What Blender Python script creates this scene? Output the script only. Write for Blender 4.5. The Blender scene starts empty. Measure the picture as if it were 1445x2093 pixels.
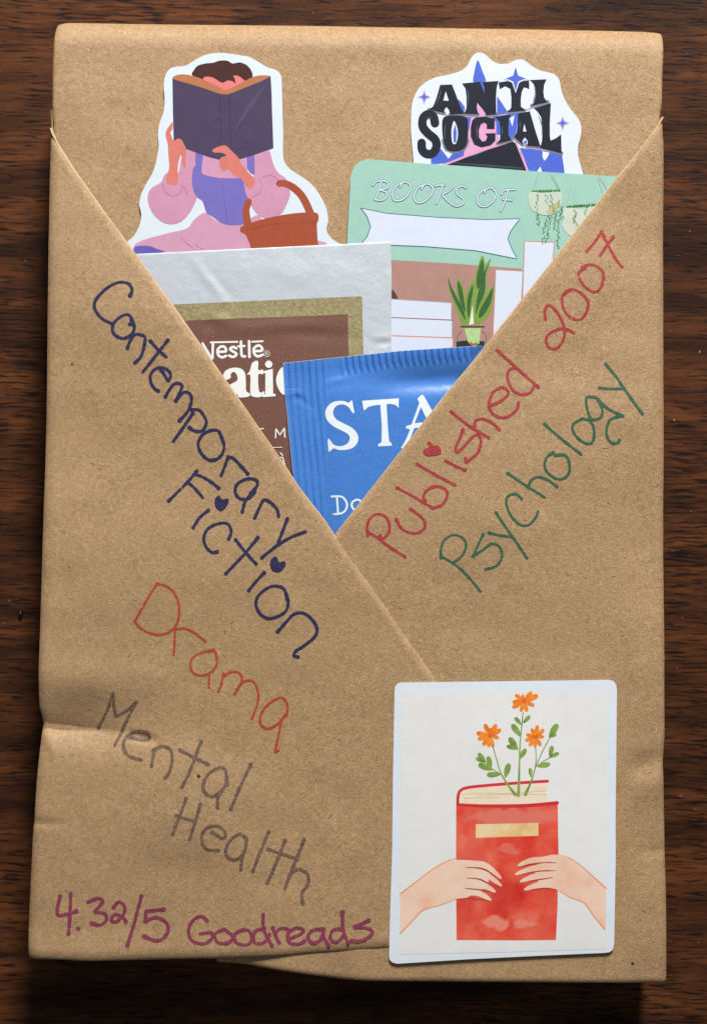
import bpy, bmesh, math, random
from mathutils import Vector, noise as mnoise
from mathutils.geometry import delaunay_2d_cdt
PI = math.pi
random.seed(7)
scene = bpy.context.scene

# ------------------------------------------------------------------ scale
# The parcel's front is measured in small steps of S metres (1 step = 0.115 mm),
# x to the right, y downward from the top edge of the view, z above the parcel's front.
S = 0.000115
H = 0.028                      # thickness of the wrapped book

def W3(x, y, z):
    return Vector(((x - 722.5) * S, -(y - 1046.5) * S, H + z * S))

# ------------------------------------------------------------------ camera
cam_d = bpy.data.cameras.new('camera')
cam = bpy.data.objects.new('camera', cam_d)
scene.collection.objects.link(cam)
DIST = 0.40
cam.location = (0, 0, H + DIST + 17 * S)
cam.rotation_euler = (0, 0, 0)
cam_d.sensor_fit = 'AUTO'
cam_d.sensor_width = 36
cam_d.lens = 36 * DIST / (2093 * S)
cam_d.clip_start = 0.01
cam_d.clip_end = 50
cam_d.dof.use_dof = True
cam_d.dof.focus_distance = DIST
cam_d.dof.aperture_fstop = 14
scene.camera = cam

# ------------------------------------------------------------------ light
world = bpy.data.worlds.new('World')
scene.world = world
world.use_nodes = True
bg = world.node_tree.nodes['Background']
bg.inputs['Color'].default_value = (0.86, 0.93, 1.0, 1)
bg.inputs['Strength'].default_value = 0.125

ld = bpy.data.lights.new('window_light', 'AREA')
ld.shape = 'RECTANGLE'
ld.size = 0.14
ld.size_y = 0.28
ld.energy = 19
ld.color = (1.0, 0.985, 0.96)
lo = bpy.data.objects.new('window_light', ld)
scene.collection.objects.link(lo)
lo.location = (0.12, 0.88, 0.62)
lo.rotation_euler = (Vector((0, 0, 0.02)) - Vector(lo.location)).to_track_quat('-Z', 'Y').to_euler()

vs = scene.view_settings
vs.view_transform = 'Standard'
vs.look = 'None'
vs.exposure = 0.0
vs.gamma = 1.0

# ------------------------------------------------------------------ materials
def lin(c):
    out = []
    for v in c:
        v = v / 255.0
        out.append(v / 12.92 if v <= 0.04045 else ((v + 0.055) / 1.055) ** 2.4)
    return (out[0], out[1], out[2], 1.0)

class NT:
    def __init__(self, name):
        self.m = bpy.data.materials.new(name)
        self.m.use_nodes = True
        self.t = self.m.node_tree
        self.t.nodes.clear()
        self.out = self.t.nodes.new('ShaderNodeOutputMaterial')
        self.b = self.t.nodes.new('ShaderNodeBsdfPrincipled')
        self.t.links.new(self.b.outputs[0], self.out.inputs[0])
        self.tc = self.t.nodes.new('ShaderNodeTexCoord')
    def link(self, a, b):
        self.t.links.new(a, b)
    def mapping(self, scale=(1, 1, 1), rot=0, loc=(0, 0, 0), warp=None):
        n = self.t.nodes.new('ShaderNodeMapping')
        n.inputs['Scale'].default_value = scale
        n.inputs['Rotation'].default_value = (0, 0, rot)
        n.inputs['Location'].default_value = loc
        m0 = self.t.nodes.new('ShaderNodeVectorMath'); m0.operation = 'SCALE'
        self.link(self.tc.outputs['Object'], m0.inputs[0]); m0.inputs['Scale'].default_value = 1.0 / S
        src = m0.outputs[0]
        if rot:
            r = self.t.nodes.new('ShaderNodeVectorRotate'); r.rotation_type = 'Z_AXIS'
            self.link(src, r.inputs['Vector']); r.inputs['Angle'].default_value = rot
            src = r.outputs[0]; n.inputs['Rotation'].default_value = (0, 0, 0)
        if warp:
            amp, sc = warp
            nz = self.noise(sc, 2, vec=src, color=True)
            v = self.t.nodes.new('ShaderNodeVectorMath'); v.operation = 'MULTIPLY_ADD'
            self.link(nz, v.inputs[0]); v.inputs[1].default_value = (amp, amp, 0); self.link(src, v.inputs[2])
            src = v.outputs[0]
        self.link(src, n.inputs[0])
        return n.outputs[0]
    def noise(self, scale, detail=2, vec=None, rough=0.5, color=False):
        n = self.t.nodes.new('ShaderNodeTexNoise')
        n.inputs['Scale'].default_value = scale
        n.inputs['Detail'].default_value = detail
        n.inputs['Roughness'].default_value = rough
        self.link(vec if vec is not None else self.mapping(), n.inputs['Vector'])
        return n.outputs['Color' if color else 'Fac']
    def rng(self, v, a, b, c=0.0, d=1.0, clamp=True):
        n = self.t.nodes.new('ShaderNodeMapRange'); n.clamp = clamp
        self.link(v, n.inputs['Value'])
        for k, x in zip(('From Min', 'From Max', 'To Min', 'To Max'), (a, b, c, d)):
            n.inputs[k].default_value = x
        return n.outputs[0]
    def math(self, op, a, b=None):
        n = self.t.nodes.new('ShaderNodeMath'); n.operation = op
        for i, v in enumerate((a, b)):
            if v is None: continue
            if isinstance(v, (int, float)): n.inputs[i].default_value = v
            else: self.link(v, n.inputs[i])
        return n.outputs[0]
    def mix(self, f, a, b, mode='MIX'):
        n = self.t.nodes.new('ShaderNodeMix'); n.data_type = 'RGBA'; n.blend_type = mode
        for k, v in ((0, f), (6, a), (7, b)):
            if isinstance(v, (int, float)): n.inputs[k].default_value = v
            elif isinstance(v, tuple): n.inputs[k].default_value = v
            else: self.link(v, n.inputs[k])
        return n.outputs[2]
    def bump(self, h, strength=0.3, dist=1.0):
        n = self.t.nodes.new('ShaderNodeBump')
        n.inputs['Strength'].default_value = strength
        n.inputs['Distance'].default_value = dist * S
        self.link(h, n.inputs['Height'])
        self.link(n.outputs[0], self.b.inputs['Normal'])
    def set(self, **kw):
        for k, v in kw.items():
            k = {'rough': 'Roughness', 'metal': 'Metallic', 'spec': 'Specular IOR Level', 'col': 'Base Color', 'coat': 'Coat Weight', 'coatr': 'Coat Roughness'}[k]
            if hasattr(v, 'is_linked') or hasattr(v, 'links'): self.link(v, self.b.inputs[k])
            else: self.b.inputs[k].default_value = v

def kraft_nodes(t):
    """colour and relief of brown kraft paper: felted fibres, mottling, flecks"""
    fine = t.noise(0.42, 3, rough=0.75)
    mott = t.noise(0.022, 4, rough=0.6)
    f1 = t.noise(1.0, 2, vec=t.mapping((0.07, 0.34, 0.1), 0.2, warp=(22, 0.035)))
    f2 = t.noise(1.0, 2, vec=t.mapping((0.07, 0.36, 0.1), -0.75, (40, 9, 0), warp=(22, 0.035)))
    f3 = t.noise(1.0, 2, vec=t.mapping((0.08, 0.38, 0.1), 1.3, (7, 91, 0), warp=(22, 0.04)))
    s = t.math('ADD', t.math('ADD', f1, f2), f3)
    s = t.math('ADD', t.math('MULTIPLY', s, 0.75), t.math('MULTIPLY', fine, 1.5))      # about 1.9 in the mean
    k = t.rng(s, 1.5, 2.3, 0.0, 1.0)
    c = t.mix(k, lin((148, 117, 82)), lin((198, 163, 121)))
    c = t.mix(t.rng(mott, 0.32, 0.68, 0.0, 0.13), c, lin((162, 124, 84)))
    # pale flecks and dark flecks
    g1 = t.noise(1.0, 1, vec=t.mapping((0.05, 0.5, 0.1), 0.9, (300, 20, 0), warp=(26, 0.03)))
    c = t.mix(t.rng(g1, 0.70, 0.76, 0.0, 0.5), c, lin((224, 194, 148)))
    g2 = t.noise(1.0, 1, vec=t.mapping((0.06, 0.5, 0.1), 2.3, (10, 820, 0), warp=(26, 0.03)))
    c = t.mix(t.rng(g2, 0.71, 0.77, 0.0, 0.4), c, lin((104, 74, 44)))
    return c, s

def make_kraft(name, tone=(255, 255, 255)):
    t = NT(name)
    c, s = kraft_nodes(t)
    if tone != (255, 255, 255):
        c = t.mix(1.0, c, lin(tone), 'MULTIPLY')
    und = t.noise(0.009, 1, rough=0.4)
    h = t.math('ADD', t.math('MULTIPLY', s, 0.9), t.math('MULTIPLY', und, 9.0))
    t.set(col=c, rough=0.55, spec=0.4)
    t.bump(h, 0.38, 2.0)
    return t.m
M_KRAFT = make_kraft('kraft_paper')

def make_ink(name, ink, through=0.25):
    """felt pen soaked into the kraft: the fibres show through"""
    t = NT(name)
    c, s = kraft_nodes(t)
    mul = t.mix(1.0, c, lin(ink), 'MULTIPLY')
    solid = t.mix(t.rng(s, 1.45, 2.4, 0.0, 0.5), lin(ink), tuple(min(1, v * 1.5) for v in lin(ink)[:3]) + (1,))
    blot = t.noise(0.09, 3, rough=0.6)
    c2 = t.mix(t.rng(blot, 0.3, 0.75, 0.0, through * 1.6), solid, mul)
    thin = t.mix(t.rng(s, 1.5, 2.4, through * 0.3, through * 1.5), c2, c)
    t.set(col=thin, rough=0.6, spec=0.3)
    t.bump(s, 0.4, 2.0)
    return t.m
INK = {
    'blue': make_ink('blue_black_felt_pen', (27, 32, 74), 0.04),
    'orange': make_ink('orange_red_felt_pen', (174, 58, 32), 0.12),
    'grey': make_ink('faded_violet_grey_felt_pen', (80, 64, 68), 0.34),
    'plum': make_ink('plum_felt_pen', (128, 34, 76), 0.12),
    'red': make_ink('raspberry_felt_pen', (164, 36, 54), 0.12),
    'green': make_ink('dark_green_felt_pen', (26, 92, 68), 0.08),
}

_pm = {}
def PM(rgb, rough=0.42, vary=0.05, sc=0.05, spec=0.35, kind='print'):
    """a flat printed colour with a little unevenness"""
    key = (rgb, rough, vary, sc, spec)
    if key in _pm: return _pm[key]
    t = NT('%s_%d_%d_%d' % ((kind,) + rgb))
    n = t.noise(sc, 3, rough=0.6)
    g = t.noise(0.55, 2, rough=0.7)
    a = lin(rgb)
    lo_ = tuple(v * (1 - 1.6 * vary) for v in a[:3]) + (1,)
    hi_ = tuple(min(1, v * (1 + 1.6 * vary)) for v in a[:3]) + (1,)
    f = t.math('ADD', t.math('MULTIPLY', n, 0.6), t.math('MULTIPLY', g, 0.4))
    t.set(col=t.mix(t.rng(f, 0.3, 0.7), lo_, hi_), rough=rough, spec=spec)
    t.bump(t.math('ADD', g, t.math('MULTIPLY', t.noise(0.02, 2), 6.0)), 0.12, 1.0)
    _pm[key] = t.m
    return t.m

def make_watercolour(name, stops, sc=0.02, patches=(), base=(1028, 1680)):
    t = NT(name)
    n = t.noise(1.0, 4, vec=t.mapping((sc, sc, sc), warp=(30, 0.02)), rough=0.55)
    r = t.t.nodes.new('ShaderNodeValToRGB')
    t.link(t.rng(n, 0.25, 0.75), r.inputs[0])
    e = r.color_ramp.elements
    e[0].position, e[0].color = stops[0][0], lin(stops[0][1])
    e[1].position, e[1].color = stops[-1][0], lin(stops[-1][1])
    for p, c in stops[1:-1]:
        k = e.new(p); k.color = lin(c)
    c = r.outputs[0]
    for (px, py, sx, sy, rgb, amt) in patches:
        w = t.mapping((1.0 / sx, 1.0 / sy, 0), 0, (-(px - base[0]) / sx, (py - base[1]) / sy, 0), warp=(34, 0.035))
        sb = t.t.nodes.new('ShaderNodeVectorMath'); sb.operation = 'SUBTRACT'; t.link(w, sb.inputs[0]); sb.inputs[1].default_value = (17.0 / sx, 17.0 / sy, 0)
        ln = t.t.nodes.new('ShaderNodeVectorMath'); ln.operation = 'LENGTH'; t.link(sb.outputs[0], ln.inputs[0])
        c = t.mix(t.rng(ln.outputs['Value'], 0.75, 1.15, amt, 0.0), c, lin(rgb))
    t.set(col=c, rough=0.5, spec=0.3)
    return t.m
M_WRED = make_watercolour('red_watercolour_print', [(0.0, (240, 130, 108)), (0.4, (234, 98, 76)), (0.7, (228, 74, 56)), (1.0, (218, 54, 46))], patches=[
    (1046, 1669, 95, 17, (228, 122, 106), 0.9), (1038, 1735, 26, 12, (230, 122, 104), 0.7), (1010, 1885, 27, 15, (236, 146, 122), 0.85), (1072, 1888, 20, 8, (234, 140, 118), 0.8),
    (960, 1745, 30, 26, (226, 92, 74), 0.6), (1110, 1830, 16, 90, (226, 84, 66), 0.5), (950, 1840, 22, 60, (210, 60, 46), 0.5), (1036, 1830, 40, 40, (196, 30, 28), 0.5)])
M_WPATCH = make_watercolour('pale_red_watercolour_print', [(0.0, (232, 140, 118)), (1.0, (220, 92, 76))], 0.05)
M_WTOP = make_watercolour('rose_watercolour_print', [(0.0, (224, 96, 84)), (0.5, (224, 120, 108)), (1.0, (216, 72, 62))], 0.03)
M_WSKIN = make_watercolour('skin_watercolour_print', [(0.0, (246, 218, 198)), (0.6, (242, 202, 178)), (1.0, (238, 180, 146))], 0.018)
M_WORANGE = make_watercolour('orange_watercolour_print', [(0.0, (246, 164, 62)), (0.5, (242, 138, 44)), (1.0, (228, 100, 30))], 0.10)
M_WGREEN = make_watercolour('green_watercolour_print', [(0.0, (160, 184, 88)), (0.6, (128, 158, 74)), (1.0, (84, 116, 58))], 0.06)
M_WLABEL = make_watercolour('ochre_watercolour_print', [(0.0, (242, 224, 190)), (0.5, (238, 206, 150)), (1.0, (232, 178, 104))], 0.03)
M_WPAPER = make_watercolour('watercolour_paper_print', [(0.0, (229, 228, 226)), (1.0, (236, 235, 233))], 0.03)

def make_foil():
    t = NT('matt_silver_foil_paper')
    g = t.noise(0.5, 3, rough=0.7)
    n = t.noise(1.0, 3, vec=t.mapping((0.02, 0.02, 0.02), 0.2))
    t.set(col=t.mix(t.rng(g, 0.3, 0.7), lin((192, 200, 208)), lin((214, 221, 227))), rough=0.4, metal=0.2, spec=0.4)
    t.bump(t.math('ADD', t.math('MULTIPLY', n, 10), g), 0.25, 1.0)
    return t.m
def make_gold():
    t = NT('brushed_gold_print')
    n = t.noise(1.0, 3, vec=t.mapping((0.12, 0.5, 0.1), 0.55, warp=(10, 0.06)), rough=0.8)
    c = t.mix(t.rng(n, 0.38, 0.62), lin((136, 124, 86)), lin((184, 172, 130)))
    t.set(col=c, rough=0.45, metal=0.25, spec=0.4)
    t.bump(n, 0.15, 1.0)
    return t.m
def make_brown():
    t = NT('matt_brown_sachet_print')
    g = t.noise(0.45, 3, rough=0.75)
    c = t.mix(t.rng(g, 0.3, 0.72), lin((88, 54, 42)), lin((140, 98, 82)))
    sp = t.noise(0.9, 1)
    c = t.mix(t.rng(sp, 0.74, 0.8, 0, 0.5), c, lin((210, 180, 160)))
    t.set(col=c, rough=0.5, spec=0.4)
    t.bump(g, 0.35, 1.2)
    return t.m
def make_bluefoil():
    t = NT('satin_blue_sachet_print')
    g = t.noise(0.5, 2, rough=0.6)
    c = t.mix(t.rng(g, 0.3, 0.7), lin((62, 118, 200)), lin((80, 138, 218)))
    sp = t.noise(0.33, 1)
    c = t.mix(t.rng(sp, 0.745, 0.79, 0, 0.55), c, lin((176, 204, 240)))
    t.set(col=c, rough=0.34, spec=0.5, coat=0.35, coatr=0.22)
    t.bump(t.math('ADD', g, t.math('MULTIPLY', t.noise(0.03, 2), 8)), 0.14, 1.0)
    return t.m
M_FOIL, M_GOLD, M_BROWN, M_BLUE = make_foil(), make_gold(), make_brown(), make_bluefoil()

def make_wood():
    t = NT('dark_stained_wood')
    big = t.noise(1.0, 5, vec=t.mapping((0.0022, 0.012, 0.01), 0.02, warp=(70, 0.005)), rough=0.6)
    streak = t.noise(1.0, 4, vec=t.mapping((0.006, 0.10, 0.05), -0.01, (30, 4, 0), warp=(14, 0.012)), rough=0.62)
    pore = t.noise(1.0, 2, vec=t.mapping((0.016, 0.22, 0.1), 0.03, (9, 77, 0), warp=(8, 0.02)), rough=0.5)
    grain = t.noise(1.0, 3, vec=t.mapping((0.08, 0.5, 0.1), 0.0), rough=0.7)
    c = t.mix(t.rng(big, 0.38, 0.62), lin((42, 23, 14)), lin((106, 61, 31)))
    c = t.mix(t.rng(streak, 0.42, 0.68, 0.0, 0.75), c, lin((32, 17, 11)))
    c = t.mix(t.rng(grain, 0.35, 0.7, 0.0, 0.22), c, lin((104, 60, 34)))
    dens = t.noise(0.0022, 3)
    pm = t.math('ADD', pore, t.math('MULTIPLY', t.rng(dens, 0.35, 0.65, -1, 1), 0.05))
    c = t.mix(t.rng(pm, 0.535, 0.60, 0.0, 0.88), c, lin((17, 10, 8)))
    h = t.math('SUBTRACT', t.math('MULTIPLY', grain, 0.6), t.math('MULTIPLY', t.rng(pore, 0.54, 0.66), 1.6))
    t.set(col=c, rough=t.rng(grain, 0.3, 0.7, 0.45, 0.65), spec=0.12)
    t.bump(h, 0.25, 2.5)
    return t.m
M_WOOD = make_wood()

# ------------------------------------------------------------------ mesh helpers
def new_obj(name, verts, faces, mat, parent=None, origin=None, smooth=False, label=None, kind=None):
    """verts are world positions; a child is stored relative to its thing's base"""
    o0 = Vector(origin) if origin is not None else (parent_origin(parent) if parent else Vector((0, 0, 0)))
    me = bpy.data.meshes.new(name)
    me.from_pydata([tuple(Vector(v) - o0) for v in verts], [], faces)
    me.materials.append(mat)
    if smooth:
        me.polygons.foreach_set('use_smooth', [True] * len(me.polygons))
    me.update()
    o = bpy.data.objects.new(name, me)
    scene.collection.objects.link(o)
    if parent: o.parent = parent
    else: o.location = o0
    if label: o['label'] = label
    if kind: o['kind'] = kind
    return o
def parent_origin(p):
    v = Vector((0, 0, 0))
    while p is not None:
        v += Vector(p.location); p = p.parent
    return v
def thing(name, label, cat, loc, group=None):
    o = bpy.data.objects.new(name, None)
    o.empty_display_size = 0.01
    scene.collection.objects.link(o)
    o.location = loc
    o['label'] = label; o['category'] = cat
    if group: o['group'] = group
    return o

def interp(pts, v):
    if v <= pts[0][0]: return pts[0][1]
    for (a, fa), (b, fb) in zip(pts, pts[1:]):
        if v <= b:
            return fa + (fb - fa) * (v - a) / (b - a)
    return pts[-1][1]
def sstep(a, b, v):
    t = max(0.0, min(1.0, (v - a) / (b - a)))
    return t * t * (3 - 2 * t)
def gauss(x, y, cx, cy, sx, sy, ang=0.0):
    dx, dy = x - cx, y - cy
    if ang:
        c, s_ = math.cos(ang), math.sin(ang)
        dx, dy = dx * c + dy * s_, -dx * s_ + dy * c
    return math.exp(-0.5 * ((dx / sx) ** 2 + (dy / sy) ** 2))

class R:
    """a measured patch of the parcel's front: its corner and the size of one measuring step"""
    def __init__(self, x0, y0, w): self.x0, self.y0, self.k = x0, y0, w / 1445.0
    def __call__(self, s):
        v = [float(a) for a in s.replace(',', ' ').split()]
        return [(self.x0 + v[i] * self.k, self.y0 + v[i + 1] * self.k) for i in range(0, len(v), 2)]

def catmull(p, closed, n=5):
    if len(p) < 3: 
        return list(p)
    out = []; m = len(p)
    rngi = range(m) if closed else range(m - 1)
    for i in rngi:
        p1, p2 = p[i], p[(i + 1) % m]
        p0 = p[i - 1] if (closed or i > 0) else p1
        p3 = p[(i + 2) % m] if (closed or i + 2 < m) else p2
        for k in range(n):
            t = k / n; t2 = t * t; t3 = t2 * t
            out.append(tuple(0.5 * (2 * b + (c - a) * t + (2 * a - 5 * b + 4 * c - d) * t2 + (-a + 3 * b - 3 * c + d) * t3)
                             for a, b, c, d in zip(p0, p1, p2, p3)))
    if not closed: out.append(p[-1])
    return out
def resample(p, d):
    out = [p[0]]
    for a, b in zip(p, p[1:]):
        L = math.hypot(b[0] - a[0], b[1] - a[1])
        k = max(1, int(math.ceil(L / d)))
        for i in range(1, k + 1):
            out.append((a[0] + (b[0] - a[0]) * i / k, a[1] + (b[1] - a[1]) * i / k))
    return out
def inside(x, y, loops):
    c = False
    for p in loops:
        j = len(p) - 1
        for i in range(len(p)):
            xi, yi = p[i]; xj, yj = p[j]
            if (yi > y) != (yj > y) and x < (xj - xi) * (y - yi) / (yj - yi) + xi: c = not c
            j = i
    return c

def fill(loops, zf, spacing=30, thick=0.0):
    """flat shape with holes lying on the surface zf"""
    loops = [resample(l + [l[0]], spacing)[:-1] for l in loops]
    vs, es = [], []
    for l in loops:
        b = len(vs)
        vs += [Vector(p) for p in l]
        es += [(b + i, b + (i + 1) % len(l)) for i in range(len(l))]
    xs = [v.x for v in vs]; ys = [v.y for v in vs]
    y = min(ys) + spacing * 0.5
    while y < max(ys):
        x = min(xs) + spacing * 0.5
        while x < max(xs):
            if inside(x, y, loops): vs.append(Vector((x, y)))
            x += spacing
        y += spacing
    ov, oe, of, *_ = delaunay_2d_cdt(vs, es, [], 0, 1e-5)
    verts = [W3(v.x, v.y, zf(v.x, v.y)) for v in ov]
    faces = []
    for f in of:
        cx = sum(ov[i].x for i in f) / len(f); cy = sum(ov[i].y for i in f) / len(f)
        if inside(cx, cy, loops):
            a, b, c = (ov[i] for i in f[:3])
            if (b.x - a.x) * (c.y - a.y) - (b.y - a.y) * (c.x - a.x) > 0: f = list(reversed(f))   # y runs down
            faces.append(tuple(f))
    if thick:
        for l in loops:
            b = len(verts)
            for p in l:
                z = zf(*p); verts.append(W3(p[0], p[1], z)); verts.append(W3(p[0], p[1], z - thick))
            n = len(l)
            for i in range(n):
                j = (i + 1) % n
                faces.append((b + 2 * i, b + 2 * i + 1, b + 2 * j + 1, b + 2 * j))
    return verts, faces

def ribbon(path, w, zf, z0=0.0, z1=0.25, taper=None, jit=0.0, d=5.0, cap=True):
    """a pen stroke: the line widened, round ends, following the surface"""
    p = resample(path, d)
    n = len(p)
    verts, faces = [], []
    ws = []
    for i in range(n):
        t = i / max(1, n - 1)
        wi = w if taper is None else interp(taper, t) * w
        ws.append(wi * (1 + jit * (random.random() - 0.5)))
    def z(i): return z0 + (z1 - z0) * i / max(1, n - 1)
    for i in range(n):
        a = p[max(0, i - 1)]; b = p[min(n - 1, i + 1)]
        dx, dy = b[0] - a[0], b[1] - a[1]
        L = math.hypot(dx, dy) or 1
        nx, ny = -dy / L, dx / L
        h = ws[i] / 2
        for sgn in (1, -1):
            x, y = p[i][0] + sgn * nx * h, p[i][1] + sgn * ny * h
            verts.append(W3(x, y, zf(x, y) + z(i)))
    for i in range(n - 1):
        faces.append((2 * i, 2 * i + 1, 2 * i + 3, 2 * i + 2))
    if cap:
        for i, q in ((0, 1), (n - 1, n - 2)):
            if q < 0 or q >= n: continue
            ax, ay = p[i][0] - p[q][0], p[i][1] - p[q][1]
            L = math.hypot(ax, ay) or 1
            ang = math.atan2(ay, ax)
            h = ws[i] / 2
            c = len(verts)
            verts.append(W3(p[i][0], p[i][1], zf(*p[i]) + z(i)))
            for k in range(7):
                t = ang - PI / 2 + PI * k / 6
                x, y = p[i][0] + math.cos(t) * h, p[i][1] + math.sin(t) * h
                verts.append(W3(x, y, zf(x, y) + z(i)))
            for k in range(6): faces.append((c, c + 2 + k, c + 1 + k))
    return verts, faces
def merge(*parts):
    V, F = [], []
    for v, f in parts:
        b = len(V); V += v; F += [tuple(i + b for i in t) for t in f]
    return V, F

def spaced(n, r0, r1, total, dense):
    """n+1 positions 0..total, closer together near the two ends (within r0 / r1)"""
    a = [r0 * (1 - math.cos(PI / 2 * i / dense)) for i in range(dense)]
    b = [total - r1 * (1 - math.cos(PI / 2 * i / dense)) for i in range(dense)][::-1]
    m = [r0 + (total - r0 - r1) * i / n for i in range(n + 1)]
    return a + m + b

def roll(d, rad):
    """how far the paper has turned down at distance d from its fold; rad = (width, drop)"""
    if not rad: return 0.0
    w, h = rad if isinstance(rad, tuple) else (rad, rad)
    d = max(0.0, d)
    if d >= w: return 0.0
    q = 1 - d / w
    return h * (0.55 * q * q + 0.45 * (1 - math.sqrt(max(0, 1 - q * q))))
def sheet(xl, xr, yt, yb, nu, nv, zf, rl, rr, rt, rb, skirts=(0, 0, 0, 0), y0=0, y1=2000, dense=5):
    """paper sheet between side curves xl(y), xr(y) and end curves yt(x), yb(x), edges rolled over by rl, rr, rt, rb"""
    us = None
    rows = []
    wd = lambda r: max(r[0] if isinstance(r, tuple) else r, 0.5)
    vsn = spaced(nv, wd(rt), wd(rb), float(y1 - y0), dense)
    V = (y1 - y0)
    for v in vsn:
        t = v / V
        ym = y0 + v
        row = []
        wdt = max(1.0, xr(ym) - xl(ym))
        a, b = min(wd(rl), wdt * 0.3), min(wd(rr), wdt * 0.3)
        for u in spaced(nu, a, b, wdt, dense):
            y = ym
            for _ in range(3):
                l, r = xl(y), xr(y)
                x = l + (r - l) * (u / wdt)
                top, bot = yt(x), yb(x)
                y = top + (bot - top) * t
            dl, dr = u, wdt - u
            dt, db = v, V - v
            z = zf(x, y)
            for d, rad in ((dl, rl), (dr, rr), (dt, rt), (db, rb)):
                z -= roll(d, rad)
            row.append((x, y, z))
        rows.append(row)
    nr, nc = len(rows), len(rows[0])
    verts = [W3(*p) for r in rows for p in r]
    faces = [(i * nc + j, (i + 1) * nc + j, (i + 1) * nc + j + 1, i * nc + j + 1) for i in range(nr - 1) for j in range(nc - 1)]
    def skirt(idx, zdrop, flip):
        b = len(verts)
        k = len(idx)
        for q in idx:
            v = verts[q]
            verts.append(Vector((v.x, v.y, max(0.0003, v.z - zdrop * S))))
        for i in range(k - 1):
            f = (idx[i], b + i, b + i + 1, idx[i + 1])
            faces.append(f[::-1] if flip else f)
    L_, R_, T_, B_ = skirts
    if L_: skirt([i * nc for i in range(nr)], L_, True)
    if R_: skirt([i * nc + nc - 1 for i in range(nr)], R_, False)
    if T_: skirt(list(range(nc)), T_, False)
    if B_: skirt([(nr - 1) * nc + j for j in range(nc)], B_, True)
    return verts, faces

# ------------------------------------------------------------------ the parcel's surfaces
VL = [(205, 104), (250, 105), (273, 111), (294, 121), (349, 156), (433, 215), (498, 263), (621, 353), (786, 469), (931, 570),
      (999, 615), (1062, 664), (1116, 700), (1199, 760), (1390, 893), (1866, 1225), (2000, 1225)]
VR = [(235, 1354), (263, 1338), (321, 1294), (354, 1266), (418, 1217), (495, 1157), (529, 1131), (737, 967), (801, 913),
      (1090, 686), (1250, 560), (1978, 440), (2050, 440)]
XL = [(42, 113), (120, 109), (200, 108), (230, 106), (300, 104), (800, 96), (1100, 88), (1370, 80), (1450, 80), (1480, 86), (1520, 83), (1600, 76), (1680, 72), (1690, 70), (1850, 62), (1900, 60), (1972, 61)]
XR = [(62, 1357), (110, 1355), (150, 1353), (240, 1352), (300, 1355), (400, 1356), (1400, 1357), (1500, 1358), (1560, 1355), (1700, 1359), (1800, 1361), (2010, 1363)]
xVL = lambda y: interp(VL, y)
xVR = lambda y: interp(VR, y)
yBL = lambda x: interp([(62, 1957), (130, 1959), (194, 1962), (312, 1961), (443, 1958), (570, 1952), (726, 1942), (780, 1938), (1225, 1915)], x)
yBR = lambda x: interp([(60, 1970), (300, 1972), (430, 1968), (500, 1972), (570, 1984), (640, 1995), (700, 2003), (760, 2006), (1363, 2011)], x)

def B(x, y): return 12 * gauss(x, y, 700, 880, 300, 300)
def wr(x, y):
    """creases and soft buckles of the paper"""
    w = 0.0
    # valley running in from the left edge at y 1480
    fade = sstep(330, 110, x)
    yy = y - (1488 + 0.06 * (x - 85))
    w -= 25 * fade * math.exp(-abs(yy) / (46 if yy < 0 else 24))
    w -= 7 * gauss(x, y, 293, 1510, 17, 6, 0.2)
    w += 6 * gauss(x, y, 96, 1506, 9, 22, -0.5)
    w += 11 * gauss(x, y, 190, 1392, 100, 36) + 4 * gauss(x, y, 190, 1560, 120, 40)
    w -= 3.5 * gauss(x, y, 95, 1682, 26, 6)
    w += 3.0 * gauss(x, y, 250, 1640, 90, 60, 0.5) - 5.0 * gauss(x, y, 520, 1560, 160, 40, 0.4)
    w += 2.6 * gauss(x, y, 420, 1700, 130, 40, 0.35)
    w -= 7.0 * gauss(x, y, 1310, 1565, 42, 18, -0.3) - 3.0 * gauss(x, y, 1310, 1610, 60, 24, -0.25)
    w -= 2.5 * gauss(x, y, 1340, 1740, 24, 7, -0.2)
    w -= 2.4 * gauss(x, y, 1315, 1150, 14, 120)
    soft = 1 - 0.75 * gauss(x, y, 700, 760, 300, 300)
    w += soft * (14.0 * mnoise.noise(Vector((x / 300, y / 260, 3.1))) + 1.5 * mnoise.noise(Vector((x / 80, y / 75, 8.7))))
    return w
def zBody(x, y): return 0.9 * math.sin(x * 0.012 + 0.4) * math.sin(y * 0.014) + 2.4 * mnoise.noise(Vector((x / 150, y / 90, 1.7))) * sstep(700, 500, y)
def zRF(x, y):
    return 18 + 0.9 * B(x, y) + wr(x, y) * max(sstep(1264, 1310, x), sstep(1390, 1320, y), sstep(740, 680, x)) - 9 * sstep(640, 470, x) * sstep(1880, 1970, y)
def zLF(x, y):
    k = max(sstep(790, 690, x), sstep(1390, 1320, y))
    return 22.5 + 0.9 * B(x, y) + wr(x, y) * k + 3.0 * sstep(1890, 1950, y) * sstep(840, 760, x)
def zPaper(x, y):
    if y < 2050 and x <= xVL(y) and y < yBL(x): return zLF(x, y)
    if x >= xVR(y): return zRF(x, y)
    return zBody(x, y)
def zLab(x, y):
    """the square sticker, half on one flap and half on the other"""
    d = max(x - xVL(y), (y - yBL(x)) * 1.2)
    return 20.3 + 0.9 * B(x, y) + 4.4 * (1 - sstep(-4, 220, d))
def clampV(x, y, z):
    d = min(x - xVL(y), xVR(y) - x)
    lim = 10.0 + 0.9 * B(x, y) + wr(x, y) + (0.35 * d if d > 0 else min(5.5, -0.33 * d))
    return min(z, lim)

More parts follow.
